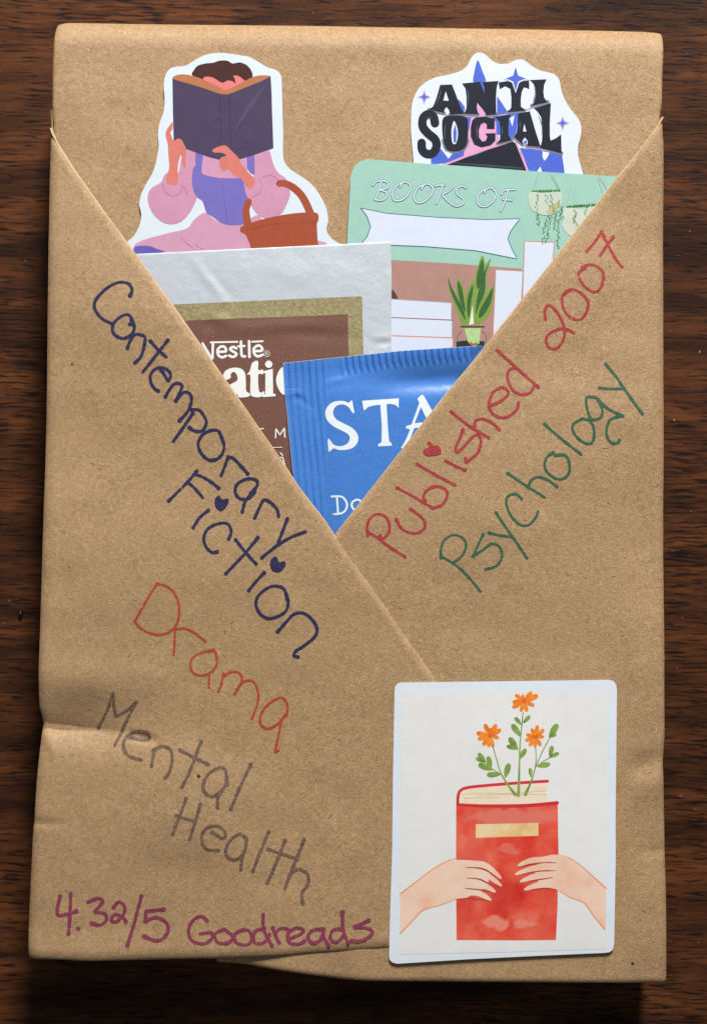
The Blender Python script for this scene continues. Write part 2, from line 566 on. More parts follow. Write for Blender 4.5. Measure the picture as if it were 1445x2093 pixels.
# ------------------------------------------------------------------ the table
tv, tf = [], []
TW, TT = 0.75, 0.03
def slab():
    bm = bmesh.new()
    bmesh.ops.create_cube(bm, size=1)
    for v in bm.verts: v.co = Vector((v.co.x * 2 * TW, v.co.y * 2 * TW, v.co.z * TT - TT / 2))
    bmesh.ops.bevel(bm, geom=bm.edges[:], offset=0.004, segments=3, profile=0.5, affect='EDGES')
    me = bpy.data.meshes.new('table_top'); bm.to_mesh(me); bm.free()
    me.materials.append(M_WOOD)
    o = bpy.data.objects.new('table_top', me); scene.collection.objects.link(o)
    o['kind'] = 'structure'; o['label'] = 'dark stained wooden table top with horizontal grain'
    return o
table = slab()

# ------------------------------------------------------------------ the parcel
PAR_O = (0, 0, 0)
parcel = thing('wrapped_parcel', 'brown kraft paper parcel with crossed front flaps and handwritten words', 'parcel', PAR_O)
v, f = sheet(lambda y: interp(XL, y) + interp([(205, -3.4), (250, 2.2)], y), lambda y: interp(XR, y) + interp([(205, 3.4), (245, -2.2)], y),
             lambda x: interp([(112, 34), (128, 30), (700, 37), (1100, 43), (1320, 48), (1350, 50), (1358, 52)], x),
             lambda x: yBR(x) - 4, 150, 230, zBody, (7, 4), (6, 4), (56, 44), 6, (400, 400, 400, 400), 42, 2000, 6)
new_obj('wrapping_paper', v, f, M_KRAFT, parcel, smooth=True)
v, f = sheet(lambda y: max(xVR(y), 430), lambda y: max(interp(XR, y), xVR(y) + 0.6), lambda x: 235, yBR,
             150, 260, zRF, (15, 6), (16, 8), 0, (12, 5), (4, 180, 0, 4), 235, 2005, 5)
new_obj('right_flap', v, f, M_KRAFT, parcel, smooth=True, label='right paper flap with its slanting folded edge')
v, f = sheet(lambda y: min(interp(XL, y), xVL(y) - 0.6) - (0.0 if y > 260 else 0.3), xVL, lambda x: 222, yBL,
             150, 300, zLF, (20, 9), (18, 7), 0, (22, 7), (180, 4.0, 0, 4), 222, 1950, 5)
new_obj('left_flap', v, f, M_KRAFT, parcel, smooth=True, label='left paper flap lapping over the right one')

# paler strips on the folded edges: the highlight is painted into the colour
M_FOLD = make_kraft('kraft_fold_highlight')
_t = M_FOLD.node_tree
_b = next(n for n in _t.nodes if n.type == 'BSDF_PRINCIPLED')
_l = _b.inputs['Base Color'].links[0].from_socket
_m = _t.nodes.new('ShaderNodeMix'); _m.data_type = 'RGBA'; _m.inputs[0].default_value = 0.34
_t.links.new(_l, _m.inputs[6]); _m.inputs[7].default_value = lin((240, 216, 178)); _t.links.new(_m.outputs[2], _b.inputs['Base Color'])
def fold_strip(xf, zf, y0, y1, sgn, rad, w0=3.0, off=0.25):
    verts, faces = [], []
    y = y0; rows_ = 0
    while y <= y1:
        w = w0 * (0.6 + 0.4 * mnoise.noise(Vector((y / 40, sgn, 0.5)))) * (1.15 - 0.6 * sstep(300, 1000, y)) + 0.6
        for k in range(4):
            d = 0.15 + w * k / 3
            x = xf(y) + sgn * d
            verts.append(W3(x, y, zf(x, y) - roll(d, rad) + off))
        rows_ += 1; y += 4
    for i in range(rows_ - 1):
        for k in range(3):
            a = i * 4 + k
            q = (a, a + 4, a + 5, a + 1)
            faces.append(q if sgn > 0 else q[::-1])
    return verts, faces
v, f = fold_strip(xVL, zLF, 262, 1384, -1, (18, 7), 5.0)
new_obj('fold_highlight', v, f, M_FOLD, parcel, smooth=True, label='pale painted highlight along the left flap edge')
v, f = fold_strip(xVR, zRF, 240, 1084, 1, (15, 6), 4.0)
new_obj('fold_highlight', v, f, M_FOLD, parcel, smooth=True, label='pale painted highlight along the right flap edge')
# little tuck at the top left corner
tuck = ribbon(catmull([(114, 52), (122, 55), (131, 62), (136, 70)], False, 5), 1.6, lambda x, y: zBody(x, y) - roll(y - 34, (56, 44)) + 0.5, taper=[(0, 0.6), (0.5, 1), (1, 0.2)])
new_obj('corner_tuck', tuck[0], tuck[1], PM((104, 80, 52), 0.7), parcel)

# ---- handwriting
H1, H2, H3, H4, H5, H6, H7, H8 = (R(160, 540, 520), R(240, 900, 520), R(140, 1160, 520), R(180, 1400, 500), R(100, 1780, 680),
                                  R(740, 700, 380), R(960, 450, 380), R(880, 720, 460))
WORDS = [
 ('blue', 6.6, H1, 'dark blue handwriting that reads Contemporary', [
  '300,185 312,150 290,115 235,108 170,140 115,195 98,235 110,275 145,315 200,342',
  '300,345 318,340 300,298 265,293 215,330 200,370 215,405 260,425 305,405 325,365 308,320',
  '285,480 300,440 325,405 360,405 385,420 380,470 360,530 328,562',
  '415,440 460,490 505,530', '515,435 440,530 372,615',
  '475,600 500,640 515,665 530,640 520,610 480,590 440,600 415,635 420,680 440,710 460,722',
  '500,755 530,705 558,680 595,690 580,735 560,778', '570,765 605,730 640,740 648,780 625,840 580,890',
  '655,850 600,930 545,1005', '650,830 690,830 720,865 732,905 710,945 670,950 635,930',
  '820,990 800,950 760,945 710,970 685,1020 700,1070 740,1110 785,1110 820,1080 832,1030 815,980',
  '815,1200 835,1150 855,1095', '855,1100 880,1100 930,1150 965,1190',
  '985,1300 1020,1255 1010,1225 960,1220 905,1250 895,1295 920,1330 970,1330 1005,1290', '985,1300 950,1350 935,1405',
  '1005,1440 1030,1385 1055,1340 1090,1350 1130,1390 1140,1430',
  '1190,1445 1165,1510 1140,1575', '1292,1518 1220,1545 1140,1590 1045,1665']),
 ('blue', 6.6, H2, 'dark blue handwriting that reads Fiction', [
  '295,345 400,240 455,175', '440,195 480,205 540,240 578,272', '405,240 440,270 488,325',
  '520,398 470,440 435,495',
  '635,560 650,520 630,475 580,472 520,500 495,550 505,600 540,635 570,632',
  '675,565 730,635 790,700', '800,552 720,650 620,755', '835,752 790,800 750,850',
  '965,905 950,845 900,825 850,840 800,885 790,935 815,985 860,1010 920,995 960,965 972,915 960,870',
  '912,1085 960,1030 1005,985 1060,980 1110,1020 1135,1070 1120,1115 1060,1165 1015,1195 1005,1220 1028,1228']),
 ('orange', 4.9, H3, 'orange handwriting that reads Drama', [
  '505,95 440,200 385,300', '505,90 570,110 615,160 632,230 625,300 590,355 520,382 450,365 395,325 380,300',
  '608,360 605,430 600,495', '600,352 660,345 710,365 780,418',
  '825,470 765,480 710,510 695,555 715,600 765,612 815,590 845,545 840,490 825,465', '800,600 800,680',
  '882,600 870,660 852,705', '885,615 930,590 975,600 985,640 945,718', '960,690 1000,645 1050,645 1078,700 1075,770 1045,855',
  '1240,840 1245,780 1220,740 1180,745 1120,790 1090,850 1100,895 1140,912 1195,880 1235,830', '1210,870 1195,950 1175,1040 1195,1035']),
 ('grey', 6.6, H4, 'faded grey handwriting that reads Mental', [
  '60,255 115,150 150,45', '150,60 155,130 165,185', '165,185 220,160 285,100', '285,100 230,210 160,355',
  '250,310 300,325 355,325 360,290 320,275 260,285 215,330 215,380 250,420 320,440',
  '380,470 395,380', '390,385 440,360 490,380 500,440 485,510 460,545',
  '545,380 630,425 715,465', '670,335 630,440 590,540 560,595',
  '825,580 815,500 780,485 720,515 685,580 695,630 740,650 790,620 825,570', '795,620 770,660 770,715',
  '965,465 900,600 848,725']),
 ('grey', 6.6, H4, 'faded grey handwriting that reads Health', [
  '585,665 545,770 505,875', '668,695 640,800 605,905', '525,765 640,800',
  '735,860 800,900 815,870 780,830 720,830 680,870 680,930 710,965 775,970',
  '935,900 900,875 850,905 815,970 840,1020 890,1020 930,970 940,900', '915,1000 905,1085',
  '1068,865 1020,980 975,1095', '1065,965 1150,995 1240,1025', '1165,915 1115,1040 1060,1165',
  '1278,912 1225,1040 1165,1195', '1190,1120 1240,1085 1295,1110 1300,1170 1265,1225 1270,1285']),
 ('plum', 7.2, H5, 'plum handwriting that reads 4.32/5', [
  '55,105 45,185 125,170', '100,95 98,180 92,265', '131,243 136,247',
  '175,130 215,115 240,125 215,160 205,172 245,180 255,205 230,230 190,222',
  '285,155 305,132 330,145 330,180 300,215 275,210 290,185 320,195 338,215',
  '405,105 375,220 345,318', '500,165 425,172', '425,172 422,215', '422,215 470,200 515,225 515,270 475,300 415,280']),
 ('plum', 7.2, H5, 'plum handwriting that reads Goodreads', [
  '690,215 665,195 630,210 608,255 625,300 675,312 710,290 708,265 660,270',
  '765,250 725,270 735,305 780,308 800,280 765,250', '845,252 810,270 815,305 860,315 885,290 870,255 845,252',
  '932,185 935,250 970,318', '935,245 895,260 895,305 935,305 960,270',
  '975,245 985,275 1000,305', '985,262 1010,245 1040,250',
  '1045,290 1095,270 1105,250 1070,245 1040,270 1045,305 1085,312 1110,300',
  '1185,250 1145,255 1125,285 1150,310 1185,290 1195,250', '1190,280 1215,318',
  '1275,178 1278,250 1300,312', '1270,250 1235,255 1222,290 1250,305 1280,280',
  '1388,212 1330,240', '1330,240 1395,250 1400,275 1360,300 1315,300']),
 ('red', 6.0, H6, 'raspberry red handwriting that reads Published', [
  '45,1500 40,1430 60,1370 110,1335 175,1350 210,1410 205,1480 150,1530 140,1500', '45,1475 110,1510 200,1580 335,1668',
  '265,1375 300,1440 360,1475 430,1480 480,1445 485,1400 450,1350 375,1295',
  '270,1130 400,1200 550,1290', '550,1285 620,1260 660,1190 640,1140 570,1120 500,1150 475,1200 490,1230',
  '425,945 560,1025 720,1110', '645,920 720,960 800,992',
  '780,680 760,740 725,820 735,855 790,810 840,750 890,720 920,760 900,850 850,900 805,930 800,900',
  '690,540 830,650 980,740', '870,650 880,610 930,595 1000,620 1065,680',
  '985,495 1050,470 1110,430 1135,385 1090,350 1030,375 990,440 985,505 1020,560 1090,585 1160,560 1205,510 1210,470',
  '1045,60 1200,200 1365,345', '1190,195 1135,220 1130,290 1170,370 1240,405 1300,390 1340,330']),
 ('red', 6.0, H7, 'raspberry red handwriting that reads 2007', [
  '585,775 580,710 605,665 660,700 710,780 735,860 720,940 670,1000 610,990 590,930 620,880 690,850 750,850 805,878',
  '770,550 720,590 715,650 740,720 800,770 860,770 900,720 915,640 860,570 790,540 740,560',
  '890,375 845,410 850,460 890,520 950,560 1000,545 1030,480 1030,410 980,360 920,350 870,370',
  '905,245 970,170 1022,90', '1022,90 1080,210 1130,300 1180,365', '1110,135 1060,200 1010,275']),
 ('green', 5.4, H8, 'dark green handwriting that reads Psychology', [
  '65,1320 65,1260 90,1200 150,1172 205,1195 225,1240 200,1305 150,1345', '65,1310 150,1360 230,1430 318,1535',
  '335,1168 300,1240 270,1308', '270,1308 330,1270 390,1230 440,1250 455,1310 420,1370 350,1392',
  '415,1028 470,1110 540,1210 615,1320', '372,1158 440,1175 520,1185',
  '580,940 540,910 490,930 485,985 520,1060 570,1105 620,1110 665,1070 688,1022',
  '492,778 600,850 730,932', '625,870 640,825 680,802 740,815 808,862',
  '785,645 745,670 728,720 745,770 800,810 850,810 885,770 885,710 860,662 795,662',
  '728,462 840,560 962,655',
  '965,430 920,455 905,490 930,540 980,580 1025,585 1045,540 1040,480 1015,440 965,425',
  '1075,305 1050,290 1000,290 995,330 1010,400 1035,432 1085,420 1098,370 1070,305', '1070,305 1130,360 1230,410',
  '1230,410 1160,425 1130,470 1125,530 1150,575 1190,585 1205,565',
  '1120,75 1190,160 1250,250 1355,395', '1080,228 1150,235 1235,232']),
]
HEARTS = {
 'dark blue handwriting that reads Fiction': (H2, ['560,330 580,312 598,335 630,330 635,350 615,385 590,402 565,385 555,355', '880,670 905,660 920,690 950,685 958,705 935,740 905,748 880,735 868,700']),
 'raspberry red handwriting that reads Published': (H6, ['505,775 530,775 550,800 590,805 612,840 605,870 550,880 500,882 472,855 480,830 515,815']),
}
def strokes(reg, w, lst, zf, zstep=0.10, jit=0.34, z0=0.30, blobs=True):
    parts = []
    for i, s in enumerate(lst):
        p = catmull(reg(s), False, 6)
        base = z0 + zstep * i * 0.35
        q = random.uniform(0.85, 1.0); tp = [(0, random.uniform(1.1, 1.35)), (0.1, 1.0), (0.35, q), (0.6, 1.05), (0.85, q), (1, random.uniform(1.0, 1.25))]
        parts.append(ribbon(p, w, zf, base, base + zstep, tp, jit, 4.0))
        for e in (p[0], p[-1]):
            if random.random() < 0.45:
                r_ = w * random.uniform(0.5, 0.68)
                parts.append(fill([[(e[0] + r_ * random.uniform(.85, 1.1) * math.cos(a), e[1] + r_ * random.uniform(.85, 1.1) * math.sin(a)) for a in [k * PI / 5 for k in range(10)]]],
                                  lambda x, y, q_=base + zstep * 1.6: zf(x, y) + q_, 30))
    return merge(*parts)
for ink, w, reg, lab, lst in WORDS:
    v, f = strokes(reg, w, lst, zPaper)
    o = new_obj('handwriting', v, f, INK[ink], parcel, label=lab)
    if lab in HEARTS:
        rg, hs = HEARTS[lab]
        for h in hs:
            v, f = fill([catmull(rg(h), True, 4)], lambda x, y: zPaper(x, y) + 0.9, 8)
            new_obj('heart_dot', v, f, INK[ink], o)

# ---- printed stickers: shapes laid in order, each a hair above the last
JOINED = ('printed_lettering', 'printed_lettering_outline', 'printed_mark', 'printed_trailing_leaves')
def prints(root, reg, zf, items, step=0.02, start=0.30, spacing=24):
    flat = []
    for i, it in enumerate(items):
        if isinstance(it[2], list) and it[0] not in JOINED:
            flat += [(i + 0.6 * k / len(it[2]), it[:2] + (d,) + it[3:]) for k, d in enumerate(it[2])]
        else: flat.append((i, it))
    _prints(root, reg, zf, flat, step, start, spacing)
def _prints(root, reg, zf, items, step, start, spacing):
    """items: (name, how, data, material, [label])  how: 'c' smooth outline, 'p' straight outline, number = stroke width in steps"""
    for i, it in items:
        name, how, data, mat = it[:4]
        lab = it[4] if len(it) > 4 else None
        off = start + step * i
        zz = (lambda o: (lambda x, y: zf(x, y) + o))(off)
        if how in ('c', 'p'):
            data = data if isinstance(data, list) else [data]
            parts = []
            for d in data:
                loops = [catmull(reg(q), True, 4) if how == 'c' else reg(q) for q in d.split('|')]
                parts.append(fill(loops, zz, spacing))
            v, f = merge(*parts)
        else:
            data = data if isinstance(data, list) else [data]
            parts = []
            tp = None
            if isinstance(how, tuple): how, tp = how
            for k, d in enumerate(data):
                sharp = d.startswith('!')
                p = reg(d.lstrip('!'))
                if not sharp: p = catmull(p, False, 5)
                parts.append(ribbon(p, how, zz, k * 0.0008, k * 0.0008 + 0.006, tp, 0.0, min(6, spacing)))
            v, f = merge(*parts)
        new_obj(name, v, f, mat, root, label=lab, kind='stuff' if name == 'printed_trailing_leaves' else None)

WHITE = PM((217, 227, 235), 0.35, 0.015)
def centre(reg, s):
    p = reg(s); return sum(a for a, b in p) / len(p), sum(b for a, b in p) / len(p)

# reader sticker
G = R(260, 90, 460)
zG = lambda x, y: clampV(x, y, 5.0 + 0.15 * B(x, y))
g_out = '-60,1330 0,1262 40,1225 75,1160 88,1090 75,1020 90,950 120,890 160,820 185,740 200,650 195,580 205,500 230,430 238,350 232,270 240,200 265,155 310,135 370,130 430,95 500,60 580,47 660,52 720,62 780,72 840,105 900,140 950,155 985,190 992,260 995,400 1000,550 1000,690 1010,750 1050,800 1120,845 1190,900 1240,970 1275,1040 1290,1120 1280,1190 1310,1240 1360,1275 1400,1300 1300,1450 600,1480 200,1450 0,1400'
girl = thing('reader_sticker', 'die-cut white sticker of a girl in pink reading a purple book beside a basket', 'sticker', W3(465, 500, 1), 'stickers tucked into the parcel pocket')
v, f = fill([catmull(G(g_out), True, 6)], zG, 24, 1.6)
new_obj('sticker_backing', v, f, WHITE, girl)
PINK, PINK2, SKIN, SKIN2 = PM((204, 146, 174), 0.4), PM((207, 152, 178), 0.4), PM((212, 122, 110), 0.4), PM((226, 124, 124), 0.4)
PURP, COVER, LINE_P = PM((118, 108, 184), 0.4), PM((74, 62, 90), 0.4, 0.06), PM((168, 108, 142), 0.4)
BASK, BASK2 = PM((164, 78, 52), 0.4), PM((140, 62, 42), 0.4)
prints(girl, G, zG, [
 ('printed_hair', 'c', '415,190 425,160 450,130 500,115 550,110 590,97 640,97 675,115 720,108 765,125 795,160 805,200 790,230 640,260 480,230', PM((72, 38, 34), 0.4)),
 ('printed_face', 'c', '485,215 500,200 545,205 580,225 610,240 645,225 678,232 692,246 690,215 680,195 710,195 740,215 750,235 690,270 630,290 560,260 490,230', SKIN2),
 ('printed_pages', 'c', '288,210 310,192 345,185 400,190 470,212 540,245 600,272 625,285 660,275 740,235 800,205 850,192 920,197 860,235 760,270 680,310 640,322 600,322 520,295 400,260 330,235', PM((182, 116, 78), 0.4)),
 ('printed_skirt', 'c', '40,1300 65,1268 140,1240 260,1208 380,1178 420,1130 465,1090 505,1078 560,1120 640,1155 740,1150 820,1095 860,1110 900,1200 1220,1255 1290,1290 1290,1380 640,1400 40,1380', PINK2),
 ('printed_skirt_lining', 'c', '42,1305 80,1290 140,1292 190,1310 240,1330 240,1380 60,1380', PM((102, 92, 176), 0.4)),
 ('printed_sleeve', 'c', '370,660 442,680 430,770 415,850 425,930 445,975 425,1030 385,1095 330,1140 265,1150 205,1125 155,1070 130,1000 135,945 165,910 215,880 235,835 270,815 325,820 340,750', PINK),
 ('printed_sleeve', 'c', '815,695 905,675 925,720 940,770 970,820 1020,860 1045,940 1040,980 1020,1030 990,1080 940,1105 880,1110 830,1080 800,1040 770,980 745,920 755,880 800,850 818,820', PINK),
 ('printed_shirt', 'p', '475,690 585,725 725,722 770,715 775,870 600,865 520,845 475,825', PM((206, 152, 182), 0.4)),
 ('printed_apron', 'c', '440,680 483,700 479,760 478,820 520,840 600,853 700,855 745,850 748,900 760,950 778,1000 770,1080 745,1150 650,1155 600,1140 545,1100 510,1080 495,1040 480,1000 445,975 425,940 413,870 420,800 435,760', PURP),
 ('printed_strap', 'p', '765,710 815,700 818,835 790,820 770,790', PURP),
 ('printed_seam', 0.9, '612,895 625,1020 645,1150', PM((92, 84, 156), 0.4)),
 ('printed_book_cover', 'p', '288,212 330,228 420,252 520,285 590,310 640,315 680,302 770,265 860,230 920,198 926,300 930,450 938,660 880,682 800,710 725,732 660,722 585,735 520,718 440,690 375,665 340,640 297,615 292,450', COVER),
 ('printed_spine_line', 1.4, ['592,318 596,450 600,610', '655,318 658,480 665,655'], PM((58, 46, 72), 0.4)),
 ('printed_sheen', (9, [(0, 0.2), (0.5, 1), (1, 0.3)]), '890,250 780,400 690,540', PM((84, 73, 102), 0.4)),
 ('printed_hand', 'c', '290,492 270,515 250,545 245,580 258,630 262,700 268,780 255,830 245,860 255,885 290,897 320,890 325,850 322,800 330,740 345,700 350,740 360,780 372,775 375,720 375,665 365,640 345,605 320,600 298,615 285,590 275,560 290,530', SKIN),
 ('printed_hand', 'c', '545,672 590,650 630,645 670,680 710,720 735,770 770,810 810,850 820,880 800,915 780,920 755,890 720,850 690,845 660,810 640,800 610,810 595,780 590,740 605,720 635,707 600,690 560,690', SKIN),
 ('printed_cuff_line', 0.8, ['225,890 240,940 285,970 330,955 350,920 350,880', '850,860 862,910 845,950 800,978', '350,905 375,930 385,970', '800,850 770,870 750,930', '865,845 930,838 975,870'], LINE_P),
 ('printed_skirt_line', 0.8, ['345,1235 380,1275 425,1305', '435,1275 455,1300 490,1308'], LINE_P),
 ('printed_finger_line', 0.7, ['345,660 350,720 365,770', '640,730 625,780', '680,760 700,800'], PM((190, 96, 92), 0.4)),
 ('printed_basket_handle', (14.5, [(0, 0.9), (1, 1.1)]), ['975,888 1010,888 1060,910 1115,960 1155,1030 1182,1100', '778,1005 762,1060 768,1120 775,1170'], BASK),
 ('printed_basket', 'c', '745,1160 830,1130 950,1100 1080,1080 1200,1075 1228,1095 1225,1130 1218,1150 1222,1260 1222,1340 1000,1350 805,1340 790,1290 760,1220 728,1200 725,1175', BASK),
 ('printed_basket_rim', 1.2, ['760,1195 850,1165 1000,1145 1215,1138', '800,1180 860,1168 900,1155'], BASK2),
])

# lettered sticker
A = R(820, 90, 440)
zA = lambda x, y: clampV(x, y, 5.0 + 0.15 * B(x, y))
a_out = '85,800 80,740 72,650 66,560 68,450 80,370 110,300 160,250 230,215 320,195 400,170 440,140 465,95 490,60 530,45 570,62 610,100 660,122 720,120 770,97 820,95 870,130 930,165 990,180 1035,195 1065,235 1080,310 1110,380 1150,440 1190,490 1212,550 1205,620 1190,680 1190,740 1205,800 1225,870 1235,960 900,1020 400,1000 90,920'
anti = thing('lettered_sticker', 'die-cut white sticker lettered ANTI SOCIAL in black with blue stars', 'sticker', W3(1010, 340, 1), 'stickers tucked into the parcel pocket')
v, f = fill([catmull(A(a_out), True, 4)], zA, 24, 1.6)
new_obj('sticker_backing', v, f, PM((220, 227, 240), 0.35, 0.015), anti)
BLU, PNK, BLK, GRY = PM((78, 104, 206), 0.4), PM((222, 160, 200), 0.4), PM((30, 33, 46), 0.4, 0.06), PM((120, 124, 140), 0.4)
def star(cx, cy, t, r, b, l, k=0.27):
    return ('%g,%g ' * 8).strip() % (cx, t, cx + (r - cx) * k, cy - (cy - t) * k, r, cy, cx + (r - cx) * k, cy + (b - cy) * k,
                                     cx, b, cx - (cx - l) * k, cy + (b - cy) * k, l, cy, cx - (cx - l) * k, cy - (cy - t) * k)
ANTI = {
 'A': '262,265 342,262 365,320 390,390 410,435 428,460 330,466 322,432 305,412 292,430 288,455 188,430 215,410 235,360 250,310|300,305 322,372 284,370',
 'N': '410,255 530,243 548,290 558,322 560,280 548,246 655,238 643,280 638,350 640,464 575,470 550,430 512,385 508,420 520,464 422,460 440,420 440,340 432,285',
 'T': '655,248 712,240 750,248 770,300 790,248 830,238 860,232 862,292 845,284 825,280 812,310 805,360 805,410 832,432 825,440 712,450 740,420 742,350 735,290 700,272 664,292',
 'I': '865,232 978,227 962,262 957,310 962,350 985,382 878,406 897,380 907,330 902,280 888,252',
 'O': '285,485 360,470 440,485 450,560 447,640 425,692 370,714 310,702 285,640 276,560|358,505 380,560 380,620 366,662 344,652 338,580 346,530',
 'I2': '632,482 738,464 725,490 722,540 722,600 742,638 645,662 665,630 668,560 660,510',
 'A2': '785,460 865,442 885,510 905,580 925,640 938,682 848,676 852,640 833,615 815,640 818,668 760,615 775,590 785,530|828,522 844,580 820,578',
 'L': '893,420 1007,388 1005,430 1000,520 1000,610 1005,640 1040,625 1076,598 1079,726 935,690 947,640 952,560 942,480 917,442',
}
S_path = '228,522 215,475 180,462 148,490 146,545 180,590 228,632 238,680 212,725 170,728 142,700 138,655'
C_path = '602,555 602,518 560,497 515,505 494,560 500,620 530,655 580,655 604,625 606,592'
halo = [q.split('|')[0] for q in ANTI.values()]
prints(anti, A, zA, [
 ('printed_spike', 'c', '515,98 530,125 550,180 570,235 565,330 540,310 520,260 485,240 490,190 500,140', BLU),
 ('printed_blue_shape', 'p', ['380,360 400,375 430,415 420,470', '645,340 680,390 715,445 700,475 645,475', '505,300 545,240 560,330 555,400'], BLU),
 ('printed_pink_shape', 'p', ['500,370 525,390 560,430 575,480 500,475', '430,480 645,480 662,665 420,745 440,600'], PNK),
 ('printed_blue_shape', 'p', ['415,478 470,480 458,560 435,630', '615,480 800,450 770,600 750,640 700,600 640,600 640,520', '200,762 268,695 318,762 352,720 428,700 420,742 300,792 202,800', '800,688 1080,722 1092,800 1102,880 860,870'], BLU),
 ('printed_white_wedge', 'p', ['730,490 762,470 748,545'], PM((228, 233, 244), 0.35, 0.015)),
 ('printed_white_drop', 'p', ['950,712 998,722 985,750 965,776 952,755', '300,700 340,712 315,762', '936,815 948,850 915,846'], PM((228, 233, 244), 0.35, 0.015)),
 ('printed_pink_band', 4.4, ['!738,645 520,712 285,806', '!768,650 812,740 856,860'], PNK),
 ('printed_tent', 'p', '752,646 770,660 842,842 850,900 200,900 300,806 400,768 600,696', BLK),
 ('printed_tent_base', (3.5, [(0, 0.3), (0.5, 1), (1, 0.6)]), '!340,790 560,806 820,826', PM((60, 78, 84), 0.4)),
 ('printed_arc', 2.2, ['188,440 300,466 450,478 600,475 750,455 880,420 1000,386', '760,635 850,685 960,705 1080,730'], PM((196, 160, 186), 0.4)),
 ('printed_letter_shade', 8.0, ['188,432 288,455', '330,466 428,462', '425,462 515,465', '575,469 640,464', '715,450 828,438', '880,404 985,380', '285,640 310,700 370,712 425,690 447,640', '650,660 740,637', '762,615 815,665', '848,675 935,683 1078,724', '138,655 140,705 170,735 215,730', '560,250 600,300', '905,250 912,320 900,375'], GRY),
 ('printed_star_rim', 'p', [star(155, 345, 298, 200, 398, 114), star(1086, 521, 473, 1132, 572, 1042)], PM((186, 160, 214), 0.4)),
 ('printed_star', 'p', [star(155, 345, 315, 185, 378, 130), star(1086, 521, 490, 1115, 555, 1058)], BLU),
 ('printed_letter', 'p', ANTI['A'], BLK), ('printed_letter', 'p', ANTI['N'], BLK), ('printed_letter', 'p', ANTI['T'], BLK), ('printed_letter', 'p', ANTI['I'], BLK),
 ('printed_letter', 17.5, S_path, BLK), ('printed_letter', 'c', ANTI['O'], BLK), ('printed_letter', 'p', '628,562 576,562 576,530 560,518 536,530 522,570 525,620 545,646 568,642 580,615 566,592 634,590 634,640 602,672 540,686 492,667 468,612 468,550 478,505 500,484 560,478 600,486 630,490', BLK),
 ('printed_letter', 'p', ANTI['I2'], BLK), ('printed_letter', 'p', ANTI['A2'], BLK), ('printed_letter', 'p', ANTI['L'], BLK),
 ('printed_letter_gleam', (2.2, [(0, 0.2), (0.5, 1), (1, 0.2)]), ['205,500 190,484 168,494', '300,520 292,580 298,640', '512,530 508,580 515,625', '232,400 258,340 268,285', '452,400 452,340 446,290', '925,470 948,540 946,600', '798,560 802,510', '680,610 680,540'], PM((86, 90, 106), 0.4)),
 ('printed_star_rim', 'p', star(770, 222, 132, 850, 320, 690, 0.29), PM((228, 233, 244), 0.35, 0.015)), ('printed_star', 'p', star(770, 222, 143, 838, 306, 702, 0.25), BLU),
 ('printed_blue_drop', 'p', ['362,528 374,580 370,648 354,648 350,580', '824,640 848,642 834,668'], BLU),
])

# bookplate sticker
Bk = R(690, 300, 580)
zB = lambda x, y: clampV(x, y, 7.0 + 0.25 * B(x, y))
plate = thing('bookplate_sticker', 'mint green bookplate sticker with white banner, blank books and potted plants', 'sticker', W3(960, 540, 3), 'stickers tucked into the parcel pocket')
b_out = Bk('66,150 72,125 85,95 110,70 150,57 400,77 700,97 1000,120 1250,135 1440,148 1600,160 1500,700 1000,1250 100,1200 30,700 48,488')
v, f = fill([b_out], zB, 24, 1.6)
new_obj('sticker_backing', v, f, PM((158, 200, 186), 0.38, 0.03), plate)
TEALD, PWHITE, RUST = PM((62, 112, 112), 0.4), PM((214, 222, 238), 0.35, 0.015), PM((198, 142, 128), 0.4)
GR1, GR2, GR3 = PM((62, 100, 54), 0.4, 0.12, 0.12), PM((126, 156, 72), 0.4, 0.1, 0.1), PM((92, 142, 74), 0.4, 0.1)
BOOKS = ['222,175 210,220 192,262', '180,192 195,174 225,168 255,178 252,205 215,215 245,225 250,250 225,268 190,265',
 '335,175 300,195 278,235 290,268 330,265 365,230 372,195 350,175 330,180 318,200',
 '445,188 410,205 390,245 402,278 440,275 478,240 485,205 462,185 440,190 428,210',
 '500,196 520,190 545,192', '535,195 520,240 503,285', '588,200 560,225 535,240 560,270 590,292',
 '655,205 630,195 605,215 612,240 640,260 640,285 610,298 580,288',
 '765,208 730,225 712,262 725,295 760,298 795,268 808,232 785,205 760,210 748,228',
 '835,238 850,217 905,213', '868,218 855,270 830,322', '840,262 888,268']
banner = '118,308 250,335 500,355 750,367 930,362 905,395 880,430 868,465 885,510 915,568 800,545 700,525 450,505 275,498 120,492 150,455 168,405 150,350'
vines, vines2 = [], []
def vine(x0, y0, x1, y1, n, spread=7, sz=4.6):
    n = int(n * 1.5)
    for i in range(n):
        t = (i + random.random() * 0.6) / n
        x = x0 + (x1 - x0) * t + random.uniform(-spread, spread) + 4 * math.sin(t * 9)
        y = y0 + (y1 - y0) * t
        a = random.random() * 6.28; r = sz * random.uniform(0.6, 1.1)
        pts = [(x + r * math.cos(a) * 1.3, y + r * math.sin(a) * 1.3), (x - r * .6 * math.sin(a), y + r * .6 * math.cos(a)),
               (x - r * math.cos(a), y - r * math.sin(a)), (x + r * .6 * math.sin(a), y - r * .6 * math.cos(a))]
        (vines if random.random() < 0.6 else vines2).append(' '.join('%g,%g' % q for q in pts))
